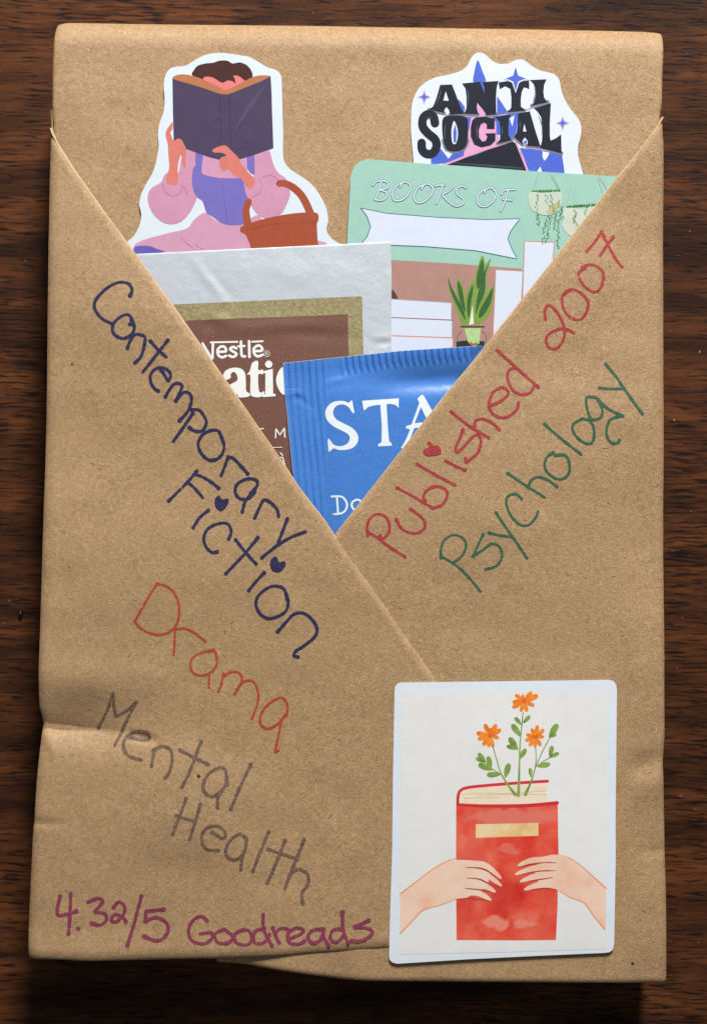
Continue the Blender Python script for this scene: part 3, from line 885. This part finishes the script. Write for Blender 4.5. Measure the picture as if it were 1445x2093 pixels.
for a in [(992, 222, 1130, 218, 34, 4, 7), (1012, 235, 1022, 400, 26), (1060, 240, 1078, 310, 12), (1075, 340, 1045, 440, 14), (1100, 300, 1060, 490, 22), (1065, 440, 1035, 495, 6),
          (1125, 270, 1100, 420, 20), (1135, 290, 1118, 515, 26), (1140, 300, 1150, 370, 8), (1088, 240, 1100, 330, 14), (1168, 302, 1310, 290, 34, 6, 8),
          (1205, 315, 1215, 410, 16), (1215, 330, 1200, 390, 10), (1270, 300, 1262, 360, 10)]:
    vine(*a)
leaf_l = ['562,645 572,690 600,750 645,815 664,900 634,900 596,800 566,712', '612,660 642,715 655,780 668,870 636,835 610,765 606,700', '735,552 754,600 750,665 722,735 700,745 702,650',
          '782,568 762,640 760,745 735,805 708,880 664,905 684,800 698,720 738,620', '797,700 790,805 764,865 700,908 706,840 748,765', '688,675 698,720 686,800 676,903 644,860 652,760']
leaf_d = ['566,665 578,705 606,760 640,825 650,880 600,790 570,712', '614,680 634,720 644,780 652,840 626,790 612,720', '736,572 746,610 742,660 718,720 708,700 712,640',
          '774,590 755,640 750,735 724,800 704,850 712,760 745,640', '792,715 780,790 752,845 722,870 722,835 755,775', '688,700 690,730 680,790 670,870 660,830 664,760']
prints(plate, Bk, zB, [
 ('printed_wall_panel', 'p', '40,558 275,573 600,592 940,618 940,1240 100,1190 40,800', PM((176, 134, 124), 0.4)),
 ('printed_brown_shape', 'p', '275,722 290,735 312,777 275,774', PM((92, 58, 50), 0.4)),  # small dark brown shape in the print
 ('printed_banner', 'p', banner, PWHITE),
 ('printed_banner_outline', 1.7, ['!' + banner + ' 118,308'], TEALD),
 ('printed_book', 'p', '952,476 1106,482 1090,700 1060,900 938,900', PWHITE),
 ('printed_book', 'p', '806,622 942,629 930,900 900,1100 785,1100', PWHITE),
 ('printed_book', 'p', '200,768 580,792 580,878 200,862', PWHITE),
 ('printed_book', 'p', '200,867 583,882 583,968 200,955', PWHITE),
 ('printed_book', 'p', '200,960 588,974 585,1060 200,1060', PWHITE),
 ('printed_book_outline', 2.2, ['!938,900 952,476 1106,482 1092,640', '!785,1100 806,622 942,629'], RUST),
 ('printed_book_outline', 1.5, ['!200,768 580,792 580,878', '!583,882 583,968'], PM((168, 164, 182), 0.4)),
 ('printed_book_outline', 1.7, ['!200,864 583,881'], PM((152, 84, 88), 0.4)),
 ('printed_book_outline', 2.0, ['!200,957 588,971 586,1040'], PM((222, 140, 88), 0.4)),
 ('printed_leaf_edge', 'c', leaf_l, GR2),
 ('printed_leaf', 'c', leaf_d, GR1),
 ('printed_stalk', 'p', '688,800 694,900 670,905 680,850', PM((224, 232, 206), 0.4)),
 ('printed_jar_base', 'p', '606,990 650,985 750,988 745,1020 604,1030', PM((44, 48, 50), 0.4)),
 ('printed_jar', 'p', '646,922 730,922 722,1000 700,1012 680,1008 664,990', PM((176, 204, 140), 0.35, 0.1, 0.1)),
 ('printed_jar_roots', 'p', '675,985 690,1000 712,995 716,1005 695,1016 676,1005', PM((160, 110, 60), 0.4)),
 ('printed_jar_rim', 2.6, ['!628,914 746,914'], PM((46, 66, 48), 0.4)),
 ('printed_jar_wire', 0.8, ['632,936 610,965 606,1010', '735,936 757,965 754,1005'], PM((60, 52, 52), 0.4)),
 ('printed_planter', 'c', '980,228 1060,232 1135,226 1140,290 1112,332 1060,345 1000,326 976,286', PM((196, 208, 192), 0.4)),
 ('printed_planter', 'c', '1163,305 1250,312 1330,300 1335,380 1300,450 1200,455 1150,410 1150,340', PM((202, 208, 194), 0.4)),
 ('printed_planter_tassel', 'p', '1062,335 1085,295 1130,270 1132,300 1095,338', PM((188, 184, 136), 0.4)),
 ('printed_hanger', 0.7, ['!1027,130 994,214', '!1020,128 1012,214', '!1085,138 1128,216', '!1094,140 1134,214', '!1200,142 1166,298', '!1218,144 1198,290', '!1325,150 1348,232', '!1334,150 1375,215'], PM((170, 176, 150), 0.4)),
 ('printed_trailing_leaves', 'p', vines, PM((82, 126, 68), 0.4)), ('printed_trailing_leaves', 'p', vines2, GR3),
 ('printed_lettering_outline', 4.6, BOOKS, PM((78, 112, 122), 0.4)),
 ('printed_lettering', 2.9, BOOKS, PM((206, 220, 232), 0.35, 0.015), 'white outlined script that reads BOOKS OF'),
], step=0.018)

# cocoa sachet
C = R(260, 480, 560)
def zC(x, y):
    puff = 2.6 * gauss(x, y, 560, 860, 130, 140)
    z = 8.6 + 0.30 * B(x, y) + puff
    z -= 1.8 * gauss(x, y, 430, 660, 8, 14, 0.4) - 2.0 * gauss(x, y, 450, 652, 22, 9, 0.2)
    z += 2.0 * gauss(x, y, 560, 668, 70, 10, -0.05) - 1.4 * gauss(x, y, 640, 682, 60, 10, 0.1)
    z += 2.2 * gauss(x, y, 432, 575, 8, 34, -0.7) - 1.5 * gauss(x, y, 450, 585, 8, 30, -0.7)
    z += 1.2 * gauss(x, y, 779, 690, 12, 7) - 1.8 * gauss(x, y, 783, 700, 12, 5)
    z += 1.5 * gauss(x, y, 600, 560, 120, 26, 0.1)
    z -= 4.5 * sstep(572, 604, x) * sstep(738, 768, y)
    return clampV(x, y, z)
cocoa = thing('cocoa_sachet', 'brown and gold cocoa sachet with silver foil border behind the blue sachet', 'sachet', W3(560, 800, 4))
cl = lambda y: 232.0
cr = lambda y: interp([(493, 798.7), (560, 800.5), (730, 800), (1000, 803)], y)
v, f = sheet(cl, cr, lambda x: 520 - (x - 230) * 27 / 569, lambda x: 985 + 0 * x, 150, 130, zC, 0, 0.8, 0.8, 0, (1, 1.2, 1.2, 1), 500, 985, 3)
def trimV(verts, faces, marg):
    """leave off what lies deep under the flaps"""
    keep = []
    for fc in faces:
        ok = False
        for i in fc:
            x = verts[i].x / S + 722.5; y = 1046.5 - verts[i].y / S
            if xVL(y) - marg < x < xVR(y) + marg: ok = True; break
        if ok: keep.append(fc)
    used = sorted({i for fc in keep for i in fc}); mp = {i: k for k, i in enumerate(used)}
    return [verts[i] for i in used], [tuple(mp[i] for i in fc) for fc in keep]
v, f = trimV(v, f, 60)
new_obj('foil_wrapper', v, f, M_FOIL, cocoa, smooth=True)
SW = PM((238, 238, 236), 0.4, 0.02)
def clipV(reg, s, marg=40):
    return s
NE = ['!450,574 449,650']
prints(cocoa, C, zC, [
 ('gold_border', 'p', '60,373 1238,322 1248,700 1252,1280 560,1280', M_GOLD),
 ('brown_panel', 'p', '120,458 1163,418 1168,640 1178,1280 580,1280', M_BROWN),
 ('printed_lettering', 5.0, ['!398,572 446,652', '!452,572 450,650'], SW),
 ('printed_lettering', 3.6, ['!440,566 582,563', '!658,563 715,560'], SW),
 ('printed_lettering', 5.2, ['480,616 520,613 515,592 495,588 478,605 480,632 500,645 522,637', '576,598 558,590 543,602 560,615 577,628 560,643 538,636',
    '!600,562 602,618', '602,618 606,638 622,640', '!643,560 645,643', '670,612 712,609 705,588 688,583 668,600 672,628 690,640 714,632'], SW, 'white lettering of the maker on brown'),
 ('printed_lettering', 4.4, ['!586,587 619,585'], SW),
 ('printed_mark', 0.9, ['752,626 748,615 737,610 726,615 722,626 726,637 737,642 748,637 752,626', '!732,634 732,618 738,618 742,622 738,626 732,626', '!738,626 743,634'], SW),
 ('printed_lettering', 'c', '505,745 520,715 560,700 600,705 622,730 626,780 628,822 648,838 640,853 590,857 580,840 555,853 528,835 535,795 580,768 578,738 562,722 546,735 545,755 515,765', SW),
 ('printed_lettering', 'c', '660,675 690,665 692,712 716,710 716,735 692,737 694,815 706,832 722,824 724,838 702,855 668,854 650,835 650,742 632,738 648,715', SW),
 ('printed_lettering', 'p', ['728,716 768,706 770,836 783,840 783,851 714,856 714,845 729,840 729,730 718,728 718,720', '767,682 763,693 753,701 741,701 731,693 727,682 731,671 741,663 753,663 763,671'], SW),
 ('printed_lettering', 'c', '845,692 880,705 902,768 880,830 845,845 810,832 785,768 808,706|845,712 862,735 866,768 860,808 845,825 832,806 828,768 832,735', SW),
 ('printed_lettering', 2.6, ['!783,1070 785,1022 806,1056 829,1018 832,1067', '!690,1024 718,1022'], SW),
 ('printed_rule', 1.4, ['!740,1122 817,1120'], SW),
 ('printed_lettering', 2.4, ['!795,1196 806,1176 820,1172 832,1216', '!808,1150 820,1163', '!790,1212 826,1200'], SW),
], step=0.11, start=0.40, spacing=4)

# tea sachet
T = R(560, 680, 460)
tl = lambda y: interp([(735, 579.5), (742, 579.3), (800, 582.3), (845, 587), (915, 593.5), (970, 599), (1150, 616)], y)
ty = lambda x: interp([(575, 742.5), (687, 731), (815, 718), (990, 707), (1100, 702)], x)
def zT(x, y):
    top = ty(x); dy = y - top
    dl = x - tl(y)
    hgt = 40 - 9 * sstep(560, 960, x)
    body = sstep(hgt - 2, hgt + 40, dy) * sstep(46, 100, dl)
    z = 11.8 + 0.42 * B(x, y) + 4.5 * body * gauss(x, y, 760, 900, 220, 200)
    wx = sstep(690, 880, x)
    z += wx * 9.0 * sstep(66, 0, dy) + 1.5 * sstep(30, 0, dy)
    z -= wx * 7.5 * math.exp(-0.5 * ((dy - 66) / 15) ** 2)
    z += 1.6 * gauss(x, y, 690, 778, 20, 6, -0.2) + 2.0 * gauss(x, y, 600, 805, 12, 5) - 1.6 * gauss(x, y, 612, 815, 20, 5, 0.6)
    z += 1.0 * gauss(x, y, 650, 900, 10, 80) - 1.2 * gauss(x, y, 640, 820, 8, 60, -0.3)
    # crimped seams: ribs across the top, ribs down the left side
    m = sstep(hgt + 3, hgt - 12, dy) * sstep(108, 128, dl)
    z += 2.2 * m * math.cos((x - 0.12 * dy) * 2 * PI / 13.4)
    ml = sstep(-2, 4, dl) * sstep(100 - 0.12 * dy, 84 - 0.12 * dy, dl)
    z += 2.4 * ml * math.cos(dl * 2 * PI / 14.0) * (0.55 + 0.45 * sstep(60, 0, dy)) * (0.8 + 0.2 * math.sin(y * 0.05))
    return clampT(x, y, z)
def clampT(x, y, z):
    d = min(x - xVL(y), xVR(y) - x)
    lim = 10.8 + 0.9 * B(x, y) + wr(x, y) + (0.5 * d if d > 0 else min(5.5, -0.33 * d))
    return min(z, lim)
tea = thing('tea_sachet', 'blue foil tea sachet with crimped seams at the bottom of the V opening', 'sachet', W3(740, 900, 10))
v, f = sheet(tl, lambda y: 1040.0, ty, lambda x: 1110.0, 260, 190, zT, 0, 0, 0.6, 0, (1.2, 1.2, 1.2, 1), 722, 1110, 2)
v, f = trimV(v, f, 40)
new_obj('sachet_body', v, f, M_BLUE, tea, smooth=True)
TW_ = PM((232, 240, 246), 0.38, 0.02)
prints(tea, T, zT, [
 ('printed_letter', 'c', '500,435 508,470 515,518 497,506 480,480 450,463 415,464 388,485 380,520 398,555 440,580 490,605 525,635 541,670 535,708 505,740 460,753 415,753 382,744 358,763 350,755 346,683 362,692 380,716 405,728 440,728 473,710 487,680 475,652 430,627 380,600 345,567 330,530 335,490 365,455 405,440 450,440 480,450', TW_),
 ('printed_letter', 'p', '565,438 800,422 800,485 780,465 745,457 722,460 730,600 738,695 756,715 756,726 668,731 668,718 690,703 692,600 682,463 640,468 605,478 577,502', TW_),
 ('printed_letter', 'p', '920,425 945,400 958,402 1150,740 1100,740 992,598 900,614 862,708 828,745 815,740 845,690 873,622 845,614 848,600 882,590 932,452|942,478 988,572 902,582', TW_),
 ('printed_letter', 4.0, ['!404,1054 412,1163', '!370,1052 400,1050', '400,1050 440,1056 468,1095 462,1135 432,1160 382,1166', '!386,1166 430,1160'], TW_),
 ('printed_letter', 4.2, '530,1072 504,1088 500,1115 520,1138 552,1132 565,1105 552,1078 530,1072', TW_),
 ('tear_line', (0.9, [(0, 1), (1, 0.7)]), '70,365 95,362 125,366 155,357', PM((170, 196, 232), 0.4)),
 ('cut_edge', (0.9, None), '!62,196 400,161 800,121 1330,86', PM((196, 210, 232), 0.4)),
 ('cut_edge', (0.8, None), '!61,196 70,380 86,520 106,740 123,905', PM((190, 204, 230), 0.4)),
], step=0.04, start=0.38, spacing=4)

# square sticker
Q = R(780, 1370, 500)
label = thing('flower_sticker', 'large white rounded sticker of hands holding a red book with orange flowers', 'sticker', W3(1028, 1680, 12))
q_out = Q('75,130 78,95 92,77 112,70 400,66 900,62 1340,56 1368,64 1382,85 1386,120 1383,400 1378,900 1378,1100 1372,1400 1368,1610 1360,1645 1340,1660 1310,1664 900,1682 500,1702 90,1728 62,1720 46,1704 43,1680 50,1400 60,1100 66,600')
v, f = fill([q_out], zLab, 14, 1.7)
new_obj('sticker_backing', v, f, PM((226, 234, 242), 0.35, 0.015), label)
def petal(cx, cy, ex, ey, w=0.27):
    dx, dy = ex - cx, ey - cy
    L = math.hypot(dx, dy); nx, ny = -dy / L * L * w * 0.62, dx / L * L * w * 0.62
    return '%g,%g %g,%g %g,%g %g,%g %g,%g %g,%g' % (cx, cy, cx + dx * .45 + nx, cy + dy * .45 + ny, cx + dx * .85 + nx * .9, cy + dy * .85 + ny * .9, ex, ey,
                                           cx + dx * .85 - nx * .9, cy + dy * .85 - ny * .9, cx + dx * .45 - nx, cy + dy * .45 - ny)
FL = [((838, 182), [(785, 140), (830, 140), (884, 124), (921, 146), (900, 208), (856, 243), (818, 243), (768, 218), (768, 184)]),
      ((636, 382), [(605, 313), (640, 335), (676, 315), (703, 346), (692, 397), (656, 450), (628, 450), (595, 440), (564, 402), (557, 366)]),
      ((905, 390), [(880, 340), (918, 322), (957, 346), (957, 390), (937, 444), (903, 452), (868, 444), (844, 412), (850, 375)])]
LEAF = [(832, 310, 874, 266), (822, 320, 783, 275), (818, 388, 766, 316), (802, 468, 750, 393), (798, 462, 735, 443), (812, 520, 850, 460), (985, 395, 1036, 316), (985, 395, 1030, 375),
        (990, 512, 1004, 443), (990, 512, 1044, 485), (915, 565, 992, 550), (880, 630, 872, 573), (725, 632, 749, 546), (700, 610, 618, 614), (650, 585, 568, 552), (645, 575, 624, 503), (612, 540, 568, 485), (610, 540, 553, 515)]
items = [
 ('printed_picture', 'p', '122,122 1330,116 1326,700 1318,1640 700,1660 106,1672 114,700', M_WPAPER),
 ('printed_page_block', 'p', '462,705 600,685 976,665 970,715 972,740 982,772 700,786 480,785 455,765', PM((242, 224, 196), 0.45, 0.05, 0.08)),
 ('printed_page_line', 1.1, ['470,730 600,722 760,724 970,708', '560,738 700,730 970,730', '480,752 700,748'], PM((206, 176, 136), 0.45)),
 ('printed_cover_edge', 6.2, '977,652 800,662 600,678 500,690 462,708 449,740 447,785', PM((214, 58, 66), 0.45)),
 ('printed_cover', 'p', '438,786 620,796 850,794 1036,782 1040,1100 1034,1400 1025,1588 800,1590 440,1588 437,1200', M_WRED, 'red watercolour book cover'),
 ('printed_cover_edge', (7.0, [(0, 0.9), (1, 1.1)]), '450,790 600,797 850,795 1032,780', PM((210, 52, 50), 0.45)),
 ('printed_title_label', 'p', '553,905 922,897 922,973 553,985', M_WLABEL),
 ('printed_arm', 'p', '110,1310 210,1235 300,1165 380,1122 450,1115 530,1118 600,1124 640,1150 625,1270 500,1338 440,1345 350,1385 290,1400 240,1420 180,1480 109,1555', M_WSKIN),
 ('printed_arm', 'p', '920,1102 1000,1085 1060,1085 1110,1100 1160,1135 1240,1205 1322,1285 1316,1530 1240,1440 1190,1372 1110,1342 1040,1298 1000,1282 930,1272 900,1200', M_WSKIN),
 ('printed_arm_outline', (3.4, [(0, 1), (0.5, 0.8), (1, 0.5)]), ['110,1315 210,1240 300,1170 380,1124 440,1105', '110,1548 180,1474 240,1412 290,1396 350,1380 440,1345', '1318,1282 1240,1210 1160,1140 1100,1100', '1312,1525 1240,1436 1190,1368 1110,1336 1040,1296'], PM((236, 164, 120), 0.45)),
 ('printed_finger_gap', (3.6, [(0, 0.4), (0.5, 1), (1, 0.5)]), ['495,1160 580,1165 640,1190 692,1228', '500,1222 570,1228 620,1250 690,1274', '490,1283 560,1290 620,1300 668,1306', '442,1348 520,1342 580,1350 636,1356',
     '1025,1134 960,1130 890,1140 806,1156', '1020,1180 930,1180 860,1192 790,1208', '1005,1220 920,1232 820,1248', '1030,1290 960,1284 900,1290 845,1296'], PM((176, 70, 60), 0.45)),
]
FG = [['520,1142 600,1145 650,1176 700,1222', '500,1190 590,1194 650,1226 702,1266', '500,1250 560,1254 620,1276 666,1302', '480,1308 560,1310 600,1326 640,1350'],
      ['980,1112 900,1116 850,1128 805,1148', '1000,1158 900,1164 840,1180 790,1200', '1000,1202 900,1214 860,1226 818,1242', '1000,1262 930,1264 890,1272 842,1290']]
for side in FG:
    for s_ in side:
        items.append(('printed_finger', (12.0, [(0, 0.9), (0.5, 1.0), (0.85, 0.7), (1, 0.35)]), s_, M_WSKIN))
items += [
 ('printed_stem', (3.6, [(0, 0.6), (0.6, 0.9), (1, 1.9)]), ['832,245 825,320 815,420 810,560 806,690 804,735'], M_WGREEN),
 ('printed_stem', (2.6, [(0, 0.7), (0.5, 0.9), (0.8, 1.6), (1, 2.6)]), ['652,440 675,520 700,600 740,670 785,730', '905,440 908,540 884,640 845,730'], M_WGREEN),
 ('printed_stem', 2.0, ['575,500 640,570 700,610', '1018,345 950,470 910,560', '1024,498 960,530 912,565'], M_WGREEN),
 ('printed_leaf', 'c', [petal(a, b, c, d, 0.3) for a, b, c, d in LEAF], M_WGREEN),
]
for k, ((cx, cy), ends) in enumerate(FL):
    for (ex, ey) in ends:
        items.append(('printed_petal', 'c', petal(cx, cy, ex, ey, 0.28), M_WORANGE))
    items.append(('printed_flower_centre', 'c', '%g,%g %g,%g %g,%g %g,%g' % (cx - 14, cy, cx, cy - 12, cx + 14, cy, cx, cy + 14), PM((226, 104, 32), 0.45, 0.12, 0.2)))
prints(label, Q, zLab, items, step=0.010, start=0.30, spacing=13)

# ------------------------------------------------------------------ loose fibres on the paper, specks and dust
def hair(x, y, L, ang, curl, w, zf, lift):
    pts = []
    for i in range(6):
        t = i / 5
        a = ang + curl * (t - 0.5)
        pts.append((x, y)); x += math.cos(a) * L / 5; y += math.sin(a) * L / 5
    return ribbon(pts, w, zf, lift, lift + 0.1, [(0, 0.5), (0.5, 1), (1, 0.4)], 0, 5, cap=False)
PALE, DARK = PM((222, 200, 160), 0.6), PM((84, 62, 42), 0.6)
pl, dk = [], []
in_things = lambda x, y: (xVL(y) - 4 < x < xVR(y) + 4 and y > 110 and 260 < x < 1270) or (795 < x < 1262 and 1385 < y < 1975)
while len(pl) < 420 or len(dk) < 110:
    x, y = random.uniform(85, 1345), random.uniform(85, 1930)
    if in_things(x, y) and random.random() > 0.0: continue
    if abs(x - xVL(y)) < 14 or abs(x - xVR(y)) < 14: continue
    if x < interp(XL, y) + 14: continue
    if len(pl) < 420: pl.append(hair(x, y, random.uniform(5, 17), random.uniform(0, 6.28), random.uniform(-2.5, 2.5), random.uniform(0.5, 1.1), zPaper, 0.35))
    elif len(dk) < 110: dk.append(hair(x, y, random.uniform(4, 12), random.uniform(0, 6.28), random.uniform(-2, 2), random.uniform(0.6, 1.1), zPaper, 0.35))
v, f = merge(*pl); new_obj('paper_fibres', v, f, PALE, parcel, kind='stuff')
v, f = merge(*dk); new_obj('paper_fibres', v, f, DARK, parcel, kind='stuff')
# dark flecks in the pulp
def blob(x, y, r, zf, lift=0.4, n=8):
    pts = [(x + r * random.uniform(.6, 1.2) * math.cos(6.283 * i / n), y + 0.8 * r * random.uniform(.6, 1.2) * math.sin(6.283 * i / n)) for i in range(n)]
    return fill([pts], lambda a, b: zf(a, b) + lift, 30)
fl = [blob(149, 745, 3.2, zPaper), blob(1293, 1969, 4, zPaper), blob(407, 1585, 4.5, zPaper), blob(870, 830, 2.2, zPaper), blob(1245, 545, 2.2, zPaper), blob(560, 1785, 2, zPaper)]
v, f = merge(*fl); new_obj('pulp_fleck', v, f, PM((70, 50, 34), 0.7), parcel, kind='stuff')

zTab = lambda x, y: (-H / S) + 0.5
def speck(px, py, r):
    bm = bmesh.new()
    bmesh.ops.create_icosphere(bm, subdivisions=1, radius=r * S)
    c = W3(px, py, 0); c.z = r * S * 0.35
    k = random.uniform(0.5, 1.3)
    vs_ = [Vector((v_.co.x * k, v_.co.y / k, v_.co.z * 0.5)) + c for v_ in bm.verts]
    fs_ = [tuple(q.index for q in f_.verts) for f_ in bm.faces]
    bm.free()
    return vs_, fs_
sp = []
for x, y, r in [(1432, 718, 5), (1380, 858, 4.5), (1412, 470, 3), (1393, 1630, 3.4), (1422, 1657, 2.4), (1372, 675, 2.2), (1376, 1126, 2.2), (1415, 1044, 2.6), (1397, 1264, 2.2), (1420, 1281, 2),
                (50, 531, 3), (16, 1228, 3), (5, 1275, 2.6), (75, 24, 2.4), (1405, 105, 2.6), (1388, 520, 1.8), (1430, 1930, 2.6), (30, 1700, 1.8), (1385, 1366, 2.2), (640, 22, 1.8), (1100, 30, 2)]:
    X, Y = 722.5 + (x - 722.5) * 1.07, 1046.5 + (y - 1046.5) * 1.07     # the table lies lower than the parcel's front
    sp.append(speck(X, Y, r * 0.5))
v, f = merge(*sp)
o = new_obj('dust_specks', v, f, PM((150, 140, 130), 0.6), None, origin=(0, 0, 0.0005), kind='stuff')
o['label'] = 'tiny pale dust specks scattered on the dark table'; o['category'] = 'dust'
v, f = speck(722.5 + (40 - 722.5) * 1.07, 1046.5 + (1257 - 1046.5) * 1.07, 8)
o = new_obj('varnish_drip', v, f, PM((20, 14, 12), 0.15, 0.05, 0.05, 0.6), table, smooth=True)
